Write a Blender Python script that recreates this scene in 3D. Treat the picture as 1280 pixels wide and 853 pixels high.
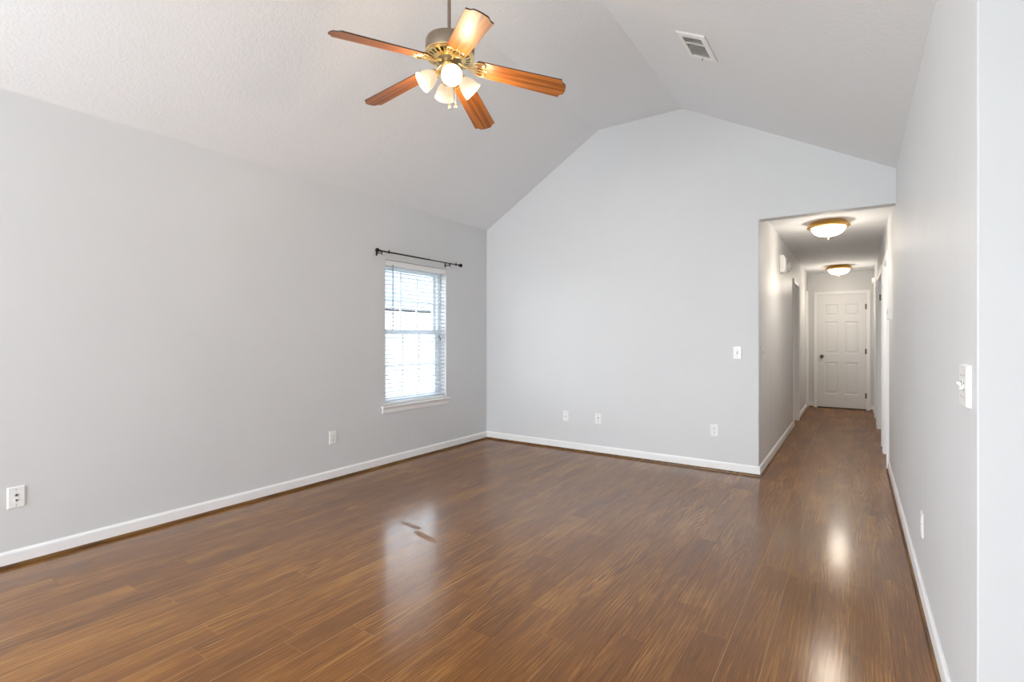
import bpy, bmesh, math, random
from mathutils import Vector, Matrix
random.seed(7)
PI = math.pi
for o in list(bpy.data.objects):
    bpy.data.objects.remove(o)
scn = bpy.context.scene
COL = scn.collection

# ------------------------------------------------------------------ camera
TH = 0.5997                      # turned to the left of the hall direction (+Y)
cam_d = bpy.data.cameras.new('camera'); cam = bpy.data.objects.new('camera', cam_d); COL.objects.link(cam)
cam.location = (0, 0, 1.25); cam.rotation_euler = (PI/2, 0, TH)
cam_d.sensor_width = 36; cam_d.lens = 36*627.1/1280; cam_d.shift_y = -3.3/1280
cam_d.clip_start = 0.02
scn.camera = cam

# ------------------------------------------------------------------ exposure, sky
scn.view_settings.view_transform = 'Standard'; scn.view_settings.look = 'None'
scn.view_settings.gamma = 1; scn.view_settings.use_curve_mapping = False
scn.view_settings.exposure = 0.43
W = bpy.data.worlds.new('sky'); scn.world = W; W.use_nodes = True
nt = W.node_tree; nt.nodes.clear()
tc = nt.nodes.new('ShaderNodeTexCoord'); sp = nt.nodes.new('ShaderNodeSeparateXYZ')
rp = nt.nodes.new('ShaderNodeValToRGB'); bg = nt.nodes.new('ShaderNodeBackground'); wo = nt.nodes.new('ShaderNodeOutputWorld')
nt.links.new(tc.outputs['Generated'], sp.inputs[0]); nt.links.new(sp.outputs['Z'], rp.inputs[0])
nt.links.new(rp.outputs[0], bg.inputs[0]); nt.links.new(bg.outputs[0], wo.inputs[0])
rp.color_ramp.elements[0].position = 0.0; rp.color_ramp.elements[0].color = (0.97, 0.98, 1.0, 1)
rp.color_ramp.elements[1].position = 0.8; rp.color_ramp.elements[1].color = (0.74, 0.85, 1.0, 1)
SKY = 6.0
bg.inputs['Strength'].default_value = SKY

# ------------------------------------------------------------------ added area lamps out of view, standing in for daylight
def area(name, loc, rot, sx, sy, power, color=(1, 1, 1), spread=PI):
    d = bpy.data.lights.new(name, 'AREA'); d.shape = 'RECTANGLE'; d.size = sx; d.size_y = sy
    d.energy = power; d.color = color; d.spread = spread
    o = bpy.data.objects.new(name, d); COL.objects.link(o); o.location = loc; o.rotation_euler = rot
    return o
L_BACK, L_LEFT, L_KIT, L_SIDE = 23, 43, 1, 26
DAY = (0.87, 0.955, 1.0)
area('fill_back', (-2.35, -2.9, 1.18), (PI/2, 0, 0), 2.5, 1.95, L_BACK, DAY, 1.7)  # lamp added behind the camera to brighten the far wall
area('fill_left', (-3.72, -1.45, 1.45), (PI/2+.38, 0, -PI/2+.1), 1.6, 1.5, L_LEFT, DAY)  # added lamp aimed at the right wall and right ceiling slope
area('fill_kitchen', (2.6, -2.9, 1.45), (PI/2+.25, 0, 0.45), 1.7, 1.3, L_KIT, DAY)  # added fill lamp; the wall behind it has no opening
area('fill_kitchen_side', (3.8, -0.6, 1.4), (PI/2+.2, 0, PI/2), 2.0, 1.5, L_SIDE, DAY)  # added lamp in front of a solid wall, lifts the left wall
FAN_LAMP, HALL_LAMP = 2.5, 5.0
WARM = (1.0, 0.74, 0.46)

# ------------------------------------------------------------------ helpers
def setm(o, label=None, cat=None, group=None, kind=None):
    if label: o['label'] = label
    if cat: o['category'] = cat
    if group: o['group'] = group
    if kind: o['kind'] = kind
    return o
def link_mesh(name, bm, mat, parent=None, smooth=False, kind=None, bevel=0, angle=40):
    bmesh.ops.recalc_face_normals(bm, faces=bm.faces)
    me = bpy.data.meshes.new(name); bm.to_mesh(me); bm.free()
    mats = mat if isinstance(mat, (list, tuple)) else [mat]
    for m in mats: me.materials.append(m)
    o = bpy.data.objects.new(name, me); COL.objects.link(o)
    if smooth:
        for p in me.polygons: p.use_smooth = True
        try: me.set_sharp_from_angle(angle=math.radians(angle))
        except Exception: pass
    if bevel:
        b = o.modifiers.new('bevel', 'BEVEL'); b.width = bevel; b.segments = 2; b.limit_method = 'ANGLE'
    if parent is not None: o.parent = parent
    if kind: o['kind'] = kind
    return o
def empty(name, loc=(0, 0, 0), rot=(0, 0, 0)):
    o = bpy.data.objects.new(name, None); COL.objects.link(o); o.location = loc; o.rotation_euler = rot
    o.empty_display_size = 0.05
    return o
def add_box(bm, lo, hi, M=None, mi=0):
    x0, y0, z0 = lo; x1, y1, z1 = hi
    vs = [bm.verts.new((x, y, z)) for x in (x0, x1) for y in (y0, y1) for z in (z0, z1)]
    for f in ((0, 1, 3, 2), (4, 6, 7, 5), (0, 4, 5, 1), (2, 3, 7, 6), (0, 2, 6, 4), (1, 5, 7, 3)):
        fa = bm.faces.new([vs[i] for i in f]); fa.material_index = mi
    if M is not None: bmesh.ops.transform(bm, matrix=M, verts=vs)
    return vs
def box(lo, hi, M=None):
    bm = bmesh.new(); add_box(bm, lo, hi, M); return bm
def add_prism(bm, poly, a, b, axis='y', M=None):
    """poly: 2D outline; extruded along axis from a to b. y: (x,z), x: (y,z), z: (x,y)"""
    def P(p, t):
        return (p[0], t, p[1]) if axis == 'y' else ((t, p[0], p[1]) if axis == 'x' else (p[0], p[1], t))
    A = [bm.verts.new(P(p, a)) for p in poly]; B = [bm.verts.new(P(p, b)) for p in poly]
    n = len(poly)
    bm.faces.new(A); bm.faces.new(B[::-1])
    for i in range(n): bm.faces.new((A[i], B[i], B[(i+1) % n], A[(i+1) % n]))
    if M is not None: bmesh.ops.transform(bm, matrix=M, verts=A+B)
def prism(poly, a, b, axis='y', M=None):
    bm = bmesh.new(); add_prism(bm, poly, a, b, axis, M); return bm
def add_lathe(bm, prof, n=32, M=None, closed=False):
    """prof: [(r,z)...] around local z"""
    rings = []; allv = []
    for r, z in prof:
        if r < 1e-6: v = [bm.verts.new((0, 0, z))]
        else: v = [bm.verts.new((r*math.cos(2*PI*k/n), r*math.sin(2*PI*k/n), z)) for k in range(n)]
        rings.append(v); allv += v
    pairs = list(zip(rings, rings[1:]))
    if closed: pairs.append((rings[-1], rings[0]))
    for a, b in pairs:
        for k in range(n):
            k2 = (k+1) % n
            if len(a) == 1 and len(b) == 1: continue
            if len(a) == 1: bm.faces.new((a[0], b[k], b[k2]))
            elif len(b) == 1: bm.faces.new((a[k], a[k2], b[0]))
            else: bm.faces.new((a[k], b[k], b[k2], a[k2]))
    if M is not None: bmesh.ops.transform(bm, matrix=M, verts=allv)
def lathe(prof, n=32, M=None, closed=False):
    bm = bmesh.new(); add_lathe(bm, prof, n, M, closed); return bm
def add_tube(bm, pts, r, n=10, M=None):
    pts = [Vector(p) for p in pts]; rings = []; allv = []
    up = Vector((0, 0, 1)); T0 = (pts[1]-pts[0]).normalized()
    side = T0.cross(up)
    if side.length < 1e-3: side = T0.cross(Vector((1, 0, 0)))
    side.normalize()
    for i, p in enumerate(pts):
        T = (pts[min(i+1, len(pts)-1)]-pts[max(i-1, 0)]).normalized()
        side = (side - T*side.dot(T)).normalized(); q = T.cross(side)
        rr = r[i] if isinstance(r, (list, tuple)) else r
        v = [bm.verts.new(p+side*rr*math.cos(2*PI*k/n)+q*rr*math.sin(2*PI*k/n)) for k in range(n)]
        rings.append(v); allv += v
    for a, b in zip(rings, rings[1:]):
        for k in range(n): bm.faces.new((a[k], b[k], b[(k+1) % n], a[(k+1) % n]))
    bm.faces.new(rings[0]); bm.faces.new(rings[-1][::-1])
    if M is not None: bmesh.ops.transform(bm, matrix=M, verts=allv)
def tube(pts, r, n=10, M=None):
    bm = bmesh.new(); add_tube(bm, pts, r, n, M); return bm
def along(d):
    """matrix turning local +z to d"""
    return Vector((0, 0, 1)).rotation_difference(Vector(d).normalized()).to_matrix().to_4x4()
def T(x, y, z): return Matrix.Translation((x, y, z))

# ------------------------------------------------------------------ materials
def mat(name, color=(.8, .8, .8), rough=.5, metal=0, spec=.5, emit=None, es=0, ior=None):
    m = bpy.data.materials.new(name); m.use_nodes = True
    b = m.node_tree.nodes['Principled BSDF']
    b.inputs['Base Color'].default_value = (*color, 1); b.inputs['Roughness'].default_value = rough
    b.inputs['Metallic'].default_value = metal; b.inputs['Specular IOR Level'].default_value = spec
    if ior: b.inputs['IOR'].default_value = ior
    if emit: b.inputs['Emission Color'].default_value = (*emit, 1); b.inputs['Emission Strength'].default_value = es
    return m
class N:
    """small node-graph helper"""
    def __init__(s, m): s.t = m.node_tree; s.b = s.t.nodes.get('Principled BSDF')
    def n(s, typ, **kw):
        x = s.t.nodes.new(typ)
        for k, v in kw.items(): setattr(x, k, v)
        return x
    def l(s, a, b): s.t.links.new(a, b)
    def put(s, inp, v):
        if hasattr(v, 'links') or hasattr(v, 'is_output'): s.l(v, inp)
        else: inp.default_value = v
    def math(s, op, a, b=0.0, c=None):
        x = s.n('ShaderNodeMath', operation=op); s.put(x.inputs[0], a); s.put(x.inputs[1], b)
        if c is not None: s.put(x.inputs[2], c)
        return x.outputs[0]
    def noise(s, vec, scale=5, detail=2, rough=.5, dim='3D', dist=0):
        x = s.n('ShaderNodeTexNoise', noise_dimensions=dim); s.l(vec, x.inputs['Vector'])
        x.inputs['Scale'].default_value = scale; x.inputs['Detail'].default_value = detail
        x.inputs['Roughness'].default_value = rough; x.inputs['Distortion'].default_value = dist
        return x.outputs['Fac']
    def comb(s, x, y, z=0.0):
        c = s.n('ShaderNodeCombineXYZ')
        for i, v in enumerate((x, y, z)): s.put(c.inputs[i], v)
        return c.outputs[0]
    def vmath(s, op, a, b):
        x = s.n('ShaderNodeVectorMath', operation=op); s.put(x.inputs[0], a); s.put(x.inputs[1], b); return x.outputs[0]
    def ramp(s, f, stops):
        x = s.n('ShaderNodeValToRGB'); s.l(f, x.inputs[0]); r = x.color_ramp
        while len(r.elements) < len(stops): r.elements.new(.5)
        for e, (p, c) in zip(r.elements, stops): e.position = p; e.color = (*c, 1)
        return x.outputs[0]
    def mixc(s, f, a, b, mode='MIX'):
        x = s.n('ShaderNodeMix', data_type='RGBA', blend_type=mode)
        s.put(x.inputs[0], f)
        for i, v in ((6, a), (7, b)):
            if isinstance(v, tuple): x.inputs[i].default_value = (*v, 1)
            else: s.l(v, x.inputs[i])
        return x.outputs[2]
    def rng(s, f, a, b, c, d):
        x = s.n('ShaderNodeMapRange'); s.put(x.inputs[0], f)
        for i, v in enumerate((a, b, c, d)): x.inputs[i+1].default_value = v
        return x.outputs[0]
    def bump(s, h, strength, dist):
        x = s.n('ShaderNodeBump'); x.inputs['Strength'].default_value = strength; x.inputs['Distance'].default_value = dist
        s.l(h, x.inputs['Height']); s.l(x.outputs[0], s.b.inputs['Normal']); return x
def pos(g):
    return g.n('ShaderNodeTexCoord').outputs['Object']

def wall_paint(name, color, rough, streak=0.0):
    m = mat(name, color, rough, spec=.5); g = N(m); p = pos(g)
    fine = g.noise(p, 260, 3, .6)
    big = g.noise(p, 1.3, 3, .5)
    c = g.mixc(g.rng(big, .35, .7, 0, 1), tuple(v*.985 for v in color), tuple(min(1, v*1.015) for v in color))
    g.l(c, g.b.inputs['Base Color'])
    h = fine
    if streak:                                   # vertical brush and roller marks in a semi-gloss paint
        st = g.noise(g.vmath('MULTIPLY', p, (30, 30, 1.1)), 1, 3, .55)
        h = g.math('ADD', g.math('MULTIPLY', fine, .25), g.math('MULTIPLY', st, streak))
        rr = g.rng(st, .3, .7, rough-.05, rough+.08); g.l(rr, g.b.inputs['Roughness'])
    g.bump(h, .25, .0015)
    return m
M_WALL = wall_paint('wall_paint', (.73, .745, .76), .55)
M_WALLR = wall_paint('wall_paint_right', (.73, .745, .76), .5, .7)
M_WALLR.node_tree.nodes['Principled BSDF'].inputs['Specular IOR Level'].default_value = .4
M_WALLH = wall_paint('wall_paint_hall', (.74, .745, .75), .38, .5)
M_CEIL = mat('ceiling_texture', (.865, .885, .905), .85, spec=.2)
g = N(M_CEIL); p = pos(g)
sw = g.noise(g.vmath('ADD', p, g.vmath('MULTIPLY', g.n('ShaderNodeTexNoise').outputs['Color'], (.2, .2, .2))), 38, 3, .6, dist=1.2)
g.bump(g.ramp(sw, [(.42, (0, 0, 0)), (.6, (1, 1, 1))]), .22, .003)
M_TRIM = mat('trim_paint', (.95, .955, .96), .35)
M_DOOR = mat('door_paint', (.84, .85, .855), .38)
M_PLATE = mat('white_plastic', (.92, .93, .93), .3)
M_SLOT = mat('slot_dark', (.05, .05, .05), .5)
M_GREY = mat('grey_plastic', (.35, .35, .35), .5)
M_BLACK = mat('black_metal', (.015, .013, .012), .35, metal=.6)
M_NICKEL = mat('hinge_bronze', (.14, .12, .10), .35, metal=.9)
M_STEEL = mat('screw_steel', (.5, .5, .5), .35, metal=1)
M_SIDING = mat('siding_paint', (.74, .75, .77), .7)
M_ROOF = mat('roof_shingle', (.13, .15, .18), .9)
M_VINYL = mat('window_vinyl', (.80, .83, .86), .4)

# floor: laminate planks along the hall
M_FLOOR = mat('floor_laminate', (.2, .1, .05), .2, ior=1.52)
g = N(M_FLOOR); p = pos(g); sep = g.n('ShaderNodeSeparateXYZ'); g.l(p, sep.inputs[0]); X, Y = sep.outputs[0], sep.outputs[1]
PW, PL = .1375, 1.25
u = g.math('DIVIDE', g.math('ADD', X, .016), PW); row = g.math('FLOOR', u); fu = g.math('FRACT', u)
def wn(vec):
    x = g.n('ShaderNodeTexWhiteNoise', noise_dimensions='3D'); g.l(vec, x.inputs['Vector']); return x
r1 = wn(g.comb(row, 3.3)).outputs['Value']
v = g.math('DIVIDE', g.math('ADD', Y, g.math('MULTIPLY', r1, PL)), PL); cell = g.math('FLOOR', v); fv = g.math('FRACT', v)
rc = wn(g.comb(row, cell, 1.7)); rcv = rc.outputs['Value']
# each printed board is shifted; two neighbouring strips share a board here and there, so seams hide in the figure
off = g.vmath('MULTIPLY', rc.outputs['Color'], (17, 23, 31))
gp = g.vmath('ADD', g.comb(g.math('MULTIPLY', X, 1.0), g.math('MULTIPLY', Y, 1.0), 0.0), off)
field = g.noise(g.vmath('MULTIPLY', gp, (5, .62, 1)), 1.0, 2.2, .5, dist=.25)
rings = g.math('SINE', g.math('ADD', g.math('MULTIPLY', X, 400), g.math('MULTIPLY', field, 95)))
rings2 = g.math('SINE', g.math('MULTIPLY', g.noise(g.vmath('MULTIPLY', gp, (8, .5, 1)), 1.0, 2, .5), 130))
fib = g.noise(g.vmath('MULTIPLY', gp, (200, 3.2, 1)), 1, 3, .65)
blot = g.noise(g.vmath('MULTIPLY', gp, (5, 1.2, 1)), 1.0, 4, .6)
pore = g.noise(g.vmath('MULTIPLY', gp, (360, 9, 1)), 1, 2, .6)
ring = g.math('ADD', g.math('MULTIPLY', g.rng(rings, -1, 1, 0, 1), .6), g.math('MULTIPLY', g.rng(rings2, -1, 1, 0, 1), .4))
figm = g.rng(g.noise(g.vmath('MULTIPLY', gp, (3.2, 1.3, 1)), 1, 2, .5), .52, .66, .10, .42)
t1 = g.math('ADD', g.math('ADD', g.math('MULTIPLY', ring, figm), g.math('SUBTRACT', .13, g.math('MULTIPLY', figm, .5))), g.math('MULTIPLY', fib, .62))
t1 = g.math('ADD', t1, g.math('MULTIPLY', blot, .62))
t1 = g.math('ADD', t1, g.math('MULTIPLY', g.math('SUBTRACT', rcv, .5), .05))
FC = [(.39, (.075, .025, .003)), (.56, (.155, .054, .007)), (.76, (.235, .088, .012)), (.96, (.42, .190, .040))]
colr = g.ramp(t1, FC)
colr = g.mixc(g.rng(pore, .56, .68, 0, .55), colr, (.05, .022, .01))
# seams
eu = g.math('MINIMUM', fu, g.math('SUBTRACT', 1.0, fu)); ev = g.math('MINIMUM', fv, g.math('SUBTRACT', 1.0, fv))
su = g.rng(g.math('MULTIPLY', eu, PW), .0008, .0020, 1, 0); sv = g.rng(g.math('MULTIPLY', ev, PL), .0006, .0016, 1, 0)
seam = g.math('MAXIMUM', su, sv)
seam_glint = g.rng(wn(g.comb(row, 9.1)).outputs['Value'], .45, .55, 0, 1)  # bevel highlights painted into the seam colour of some rows
colr = g.mixc(g.math('MAXIMUM', g.math('MULTIPLY', su, .5), g.math('MULTIPLY', sv, .28)), colr, g.mixc(seam_glint, (.03, .014, .007), (.52, .34, .2)))
# a worn scuff in front of the window: two dull smears in the finish
def smear(cx, cy, ang, lx, ly):
    dx = g.math('SUBTRACT', X, cx); dy = g.math('SUBTRACT', Y, cy); ca, sa = math.cos(ang), math.sin(ang)
    a = g.math('DIVIDE', g.math('ADD', g.math('MULTIPLY', dx, ca), g.math('MULTIPLY', dy, sa)), lx)
    b = g.math('DIVIDE', g.math('SUBTRACT', g.math('MULTIPLY', dy, ca), g.math('MULTIPLY', dx, sa)), ly)
    a4 = g.math('POWER', g.math('ABSOLUTE', a), 4.0); b4 = g.math('POWER', g.math('ABSOLUTE', b), 4.0)
    return g.math('SUBTRACT', 1.0, g.math('ADD', a4, b4))
SM = ((-2.45, 2.385, -.10, .115, .026), (-2.235, 2.30, -.23, .14, .030))
scuff = g.math('MAXIMUM', smear(*SM[0]), smear(*SM[1]))
scuff = g.rng(g.math('SUBTRACT', scuff, g.math('MULTIPLY', g.noise(p, 60, 3, .6), 1.1)), -.15, .1, 0, 1)
base_r = g.rng(g.noise(g.vmath('MULTIPLY', p, (3, 3, 3)), 1, 4, .6), .3, .7, .12, .17)
base_r = g.math('ADD', base_r, g.math('MULTIPLY', fib, .04))
rough = g.math('ADD', base_r, g.math('MULTIPLY', scuff, .35))
g.t.nodes.remove(g.b); g.b = g.n('ShaderNodeBsdfDiffuse'); g.l(colr, g.b.inputs['Color'])
g1 = g.n('ShaderNodeBsdfGlossy'); g2 = g.n('ShaderNodeBsdfGlossy'); g.l(rough, g1.inputs['Roughness']); g.l(g.math('ADD', rough, .17), g2.inputs['Roughness'])
gm = g.n('ShaderNodeMixShader'); gm.inputs[0].default_value = .28; g.l(g1.outputs[0], gm.inputs[1]); g.l(g2.outputs[0], gm.inputs[2])
fr = g.n('ShaderNodeFresnel'); fr.inputs[0].default_value = 1.6
fx = g.n('ShaderNodeMixShader'); g.l(g.math('MULTIPLY', g.rng(fr.outputs[0], .055, .20, .035, .30), g.math('SUBTRACT', 1.0, g.math('MULTIPLY', seam, .75))), fx.inputs[0]); g.l(g.b.outputs[0], fx.inputs[1]); g.l(gm.outputs[0], fx.inputs[2])
g.l(fx.outputs[0], g.t.nodes['Material Output'].inputs[0])
hh = g.math('SUBTRACT', g.math('MULTIPLY', fib, .12), g.math('MULTIPLY', seam, 1.0))
bp = g.n('ShaderNodeBump')
bp.inputs['Strength'].default_value = .12; bp.inputs['Distance'].default_value = .0006; g.l(hh, bp.inputs['Height'])
for nd in (g.b, g1, g2): g.l(bp.outputs[0], nd.inputs['Normal'])

def wood(name, stops, axis_scale=(3, 40, 40), rough=.3, ringf=30):
    m = mat(name, stops[1][1], rough); g = N(m); p = pos(g)
    a = g.noise(g.vmath('MULTIPLY', p, axis_scale), 1, 4, .6)
    b = g.rng(g.math('SINE', g.math('MULTIPLY', g.noise(g.vmath('MULTIPLY', p, tuple(v*.3 for v in axis_scale)), 1, 2), ringf)), -1, 1, 0, 1)
    g.l(g.ramp(g.math('ADD', g.math('MULTIPLY', a, .75), g.math('MULTIPLY', b, .25)), stops), g.b.inputs['Base Color'])
    return m
M_BLADE = wood('fan_blade_wood', [(.3, (.20, .060, .012)), (.5, (.36, .120, .024)), (.75, (.50, .185, .042))], (3, 60, 60), .40)
M_EDGE = mat('fan_blade_edge', (.05, .02, .01), .5)
M_SHOE = wood('shoe_mould_wood', [(.3, (.055, .023, .005)), (.5, (.14, .062, .012)), (.75, (.23, .11, .025))], (30, 4, 30), .35)
M_SHOEX = wood('shoe_mould_wood_across', [(.3, (.055, .023, .005)), (.5, (.14, .062, .012)), (.75, (.23, .11, .025))], (4, 30, 30), .35)
M_BRONZE = mat('fan_bronze', (.30, .235, .175), .38, metal=.75)
M_GOLD = mat('polished_brass', (1.0, .80, .42), .27, metal=1)
M_BRASS = mat('antique_brass', (.66, .40, .12), .33, metal=.9)

def glow_glass(name, tint, es, rim=None):
    """frosted lamp glass lit by its bulb: glows, brighter where one looks into it"""
    m = mat(name, (.55, .52, .47), .35, emit=tint, es=es)
    return m
M_SHADE = glow_glass('frosted_shade_glass', (1.0, .76, .48), .42)
M_BULB = mat('lit_bulb', (1, 1, 1), .4, emit=(1.0, .84, .60), es=7)
M_DOME = glow_glass('hall_dome_glass', (1.0, .86, .66), 3.2)

def glass_mat():
    m = bpy.data.materials.new('window_glass'); m.use_nodes = True; t = m.node_tree; t.nodes.clear()
    o = t.nodes.new('ShaderNodeOutputMaterial'); mx = t.nodes.new('ShaderNodeMixShader')
    tr = t.nodes.new('ShaderNodeBsdfTransparent'); gl = t.nodes.new('ShaderNodeBsdfGlossy'); fr = t.nodes.new('ShaderNodeFresnel')
    tr.inputs[0].default_value = (.97, .985, .98, 1); gl.inputs['Roughness'].default_value = .02; fr.inputs[0].default_value = 1.45
    ge = t.nodes.new('ShaderNodeNewGeometry'); iv = t.nodes.new('ShaderNodeMath'); iv.operation = 'MULTIPLY_ADD'; iv.inputs[1].default_value = -1; iv.inputs[2].default_value = 1; fm = t.nodes.new('ShaderNodeMath'); fm.operation = 'MULTIPLY'
    t.links.new(ge.outputs['Backfacing'], iv.inputs[0]); t.links.new(iv.outputs[0], fm.inputs[0]); t.links.new(fr.outputs[0], fm.inputs[1]); t.links.new(fm.outputs[0], mx.inputs[0]); t.links.new(tr.outputs[0], mx.inputs[1]); t.links.new(gl.outputs[0], mx.inputs[2])
    t.links.new(mx.outputs[0], o.inputs[0]); return m
M_GLASS = glass_mat()
def slat_mat():
    m = mat('blind_vinyl', (.84, .86, .88), .4); t = m.node_tree; b = t.nodes['Principled BSDF']
    tl = t.nodes.new('ShaderNodeBsdfTranslucent'); tl.inputs[0].default_value = (.82, .88, .95, 1)
    mx = t.nodes.new('ShaderNodeMixShader'); mx.inputs[0].default_value = .3
    t.links.new(b.outputs[0], mx.inputs[1]); t.links.new(tl.outputs[0], mx.inputs[2])
    t.links.new(mx.outputs[0], t.nodes['Material Output'].inputs[0]); return m
M_SLAT = slat_mat()
M_WAND = mat('wand_plastic', (.12, .13, .17), .35)
M_GRASS = mat('lawn', (.38, .40, .33), .9)
g = N(M_GRASS); g.l(g.mixc(g.noise(pos(g), 9, 4), (.30, .33, .24), (.5, .5, .42)), g.b.inputs['Base Color'])

# ------------------------------------------------------------------ room shell
XL, XR, XH, YF, YE = -3.808, .268, -.718, 5.01, 10.65
ZE, ZC, XCL, XCR, ZO, ZH = 2.60, 3.507, -2.29, -1.396, 2.325, 2.43
YC = 1.80                       # where the right wall turns away
YB, XK = -3.0, 3.9              # back wall, far side of the kitchen area
WT = .115
WY0, WY1, WZ0, WZ1 = 3.364, 4.252, .565, 2.03   # window opening

bm = box((XL-WT, YB-WT, -.12), (XK+WT, YE+WT, 0))
link_mesh('floor', bm, M_FLOOR, kind='structure')

bm = bmesh.new()
OUT = XL-.17
add_box(bm, (OUT, YB, 0), (XL, -2.00, ZE+.1)); add_box(bm, (OUT, -2.00, 0), (XL, -.40, .7)); add_box(bm, (OUT, -2.00, 2.2), (XL, -.40, ZE+.1)); add_box(bm, (OUT, -.40, 0), (XL, WY0, ZE+.1)); add_box(bm, (OUT, WY1, 0), (XL, YF+WT, ZE+.1))  # gap in the unseen stretch is added to let daylight in
add_box(bm, (OUT, WY0, 0), (XL, WY1, WZ0)); add_box(bm, (OUT, WY0, WZ1), (XL, WY1, ZE+.1))
link_mesh('wall_left', bm, M_WALL, kind='structure')

poly = [(XL-.05, 0), (XH, 0), (XH, ZO), (XR+.05, ZO), (XR+.05, ZE+.05), (XCR, ZC+.05), (XCL, ZC+.05), (XL-.05, ZE+.05)]
link_mesh('wall_far', prism(poly, YF, YF+WT, 'y'), M_WALL, kind='structure', bevel=.006)

def side_wall(name, x0, x1, y0, y1, z1, doors, m):
    bm = bmesh.new(); y = y0
    for a, b, zt in doors:
        add_box(bm, (x0, y, 0), (x1, a, z1)); add_box(bm, (x0, a, zt), (x1, b, z1)); y = b
    if y < y1: add_box(bm, (x0, y, 0), (x1, y1, z1))
    return link_mesh(name, bm, m, kind='structure')
DZ = 2.035
RD = [(6.00, 6.75, DZ), (7.16, 8.55, DZ), (8.90, 9.66, DZ)]
LD = [(8.06, 8.76, DZ), (10.36, 10.58, DZ)]
# right wall: living-room stretch and hall stretch are one plane
bm = bmesh.new()
add_box(bm, (XR, YC, 0), (XR+WT, RD[0][0], ZE+.1))
y = None
for i, (a, b, zt) in enumerate(RD):
    add_box(bm, (XR, a, zt), (XR+WT, b, ZE+.1))
    nxt = RD[i+1][0] if i+1 < len(RD) else YE+WT
    add_box(bm, (XR, b, 0), (XR+WT, nxt, ZE+.1))
link_mesh('wall_right', bm, M_WALLR, kind='structure', bevel=.004)
link_mesh('wall_return', box((XR+WT, YC, 0), (XK, YC+WT, ZE+.1)), M_WALL, kind='structure')
side_wall('wall_hall_left', XH-WT, XH, YF+WT, YE+WT, ZH+.1, LD, M_WALLH)
link_mesh('wall_hall_end', box((XH-WT, YE, 0), (XR+WT, YE+WT, ZH+.1)), M_WALLH, kind='structure')
# unseen part of the room, with an opening added to let daylight in
bm = bmesh.new()
def wall_y(bm, y0, y1, xa, xb, z1, holes):
    x = xa
    for a, b, za, zb in holes:
        add_box(bm, (x, y0, 0), (a, y1, z1))
        if za > 0: add_box(bm, (a, y0, 0), (b, y1, za))
        add_box(bm, (a, y0, zb), (b, y1, z1)); x = b
    add_box(bm, (x, y0, 0), (xb, y1, z1))
wall_y(bm, YB-WT, YB, XL-.17, XK+WT, 3.62, [(-3.62, -1.08, .18, 2.18)])
link_mesh('wall_back', bm, M_WALL, kind='structure')
bm = bmesh.new()
add_box(bm, (XK, YB, 0), (XK+WT, YC+WT, ZE+.1))
link_mesh('wall_kitchen_right', bm, M_WALL, kind='structure')

prof = [(XL-.17, ZE-.102), (XCL, ZC), (XCR, ZC), (XR, ZE), (XK+WT, ZE)]
prof[0] = (XL-.17, ZE-.17*(ZC-ZE)/(XCL-XL))
# flat part over the kitchen only reaches the return wall; the vault runs the whole length
bm = bmesh.new()
v = [(XL-.17, prof[0][1]), (XCL, ZC), (XCR, ZC), (XR+.04, ZE-.04*.5457)]
add_prism(bm, v+[(XR+.04, ZE+.2), (XCR+.05, ZC+.12), (XCL-.05, ZC+.12), (XL-.17, ZE+.1)], YB-WT, YF+.06, 'y')
link_mesh('ceiling', bm, M_CEIL, kind='structure')
link_mesh('ceiling_kitchen', box((XR, YB-WT, ZE), (XK+WT, YC+WT, ZE+.12)), M_CEIL, kind='structure')
link_mesh('ceiling_hall', box((XH-WT, YF+WT, ZH), (XR+.02, YE+WT, ZH+.1)), M_CEIL, kind='structure')

# ------------------------------------------------------------------ baseboards and shoe moulding
BB = [(0, .016), (.012, .016), (.012, .074), (.010, .081), (.005, .086), (.004, .090), (0, .090)]
SH = [(0, 0)]+[(.0, .019)]+[(.012+.012*math.sin(a)*1.0, .019*math.cos(a)) for a in (0, .4, .8, 1.2, PI/2)]
def run(name, wall, side, a, b, m, profile, ax, e0=0, e1=0):
    """profile (out, z) along y (ax='y', at x=wall) or along x (ax='x', at y=wall); e0/e1 mitre signs"""
    bm = bmesh.new(); A = []; B = []
    for o, z in profile:
        a_, b_ = a+e0*o, b+e1*o
        if ax == 'y': A.append(bm.verts.new((wall+side*o, a_, z))); B.append(bm.verts.new((wall+side*o, b_, z)))
        else: A.append(bm.verts.new((a_, wall+side*o, z))); B.append(bm.verts.new((b_, wall+side*o, z)))
    n = len(A); bm.faces.new(A); bm.faces.new(B[::-1])
    for i in range(n): bm.faces.new((A[i], B[i], B[(i+1) % n], A[(i+1) % n]))
    return link_mesh(name, bm, m, kind='structure')
def both(tag, wall, side, a, b, ax, e0, e1, k):
    run('baseboard_'+tag, wall, side, a, b, M_TRIM, BB, ax, e0, e1)
    run('trim_%d' % k, wall, side, a, b, M_SHOE if ax == 'x' else M_SHOE, SH, ax, e0, e1)
both('left', XL, 1, YB, YF, 'y', 1, -1, 1)
both('far', YF, -1, XL, XH, 'x', 1, 1, 2)
both('hall_left', XH, 1, YF, LD[0][0]-.057, 'y', -1, 0, 3)
both('hall_left_end', XH, 1, LD[0][1]+.057, LD[1][0]-.057, 'y', 0, 0, 4)
both('right', XR, -1, YC, RD[0][0]-.057, 'y', -1, 0, 5)
both('hall_right', XR, -1, RD[0][1]+.057, RD[1][0]-.057, 'y', 0, 0, 6)
both('hall_right_middle', XR, -1, RD[1][1]+.057, RD[2][0]-.057, 'y', 0, 0, 7)
both('hall_right_end', XR, -1, RD[2][1]+.057, YE, 'y', 0, -1, 8)
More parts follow.
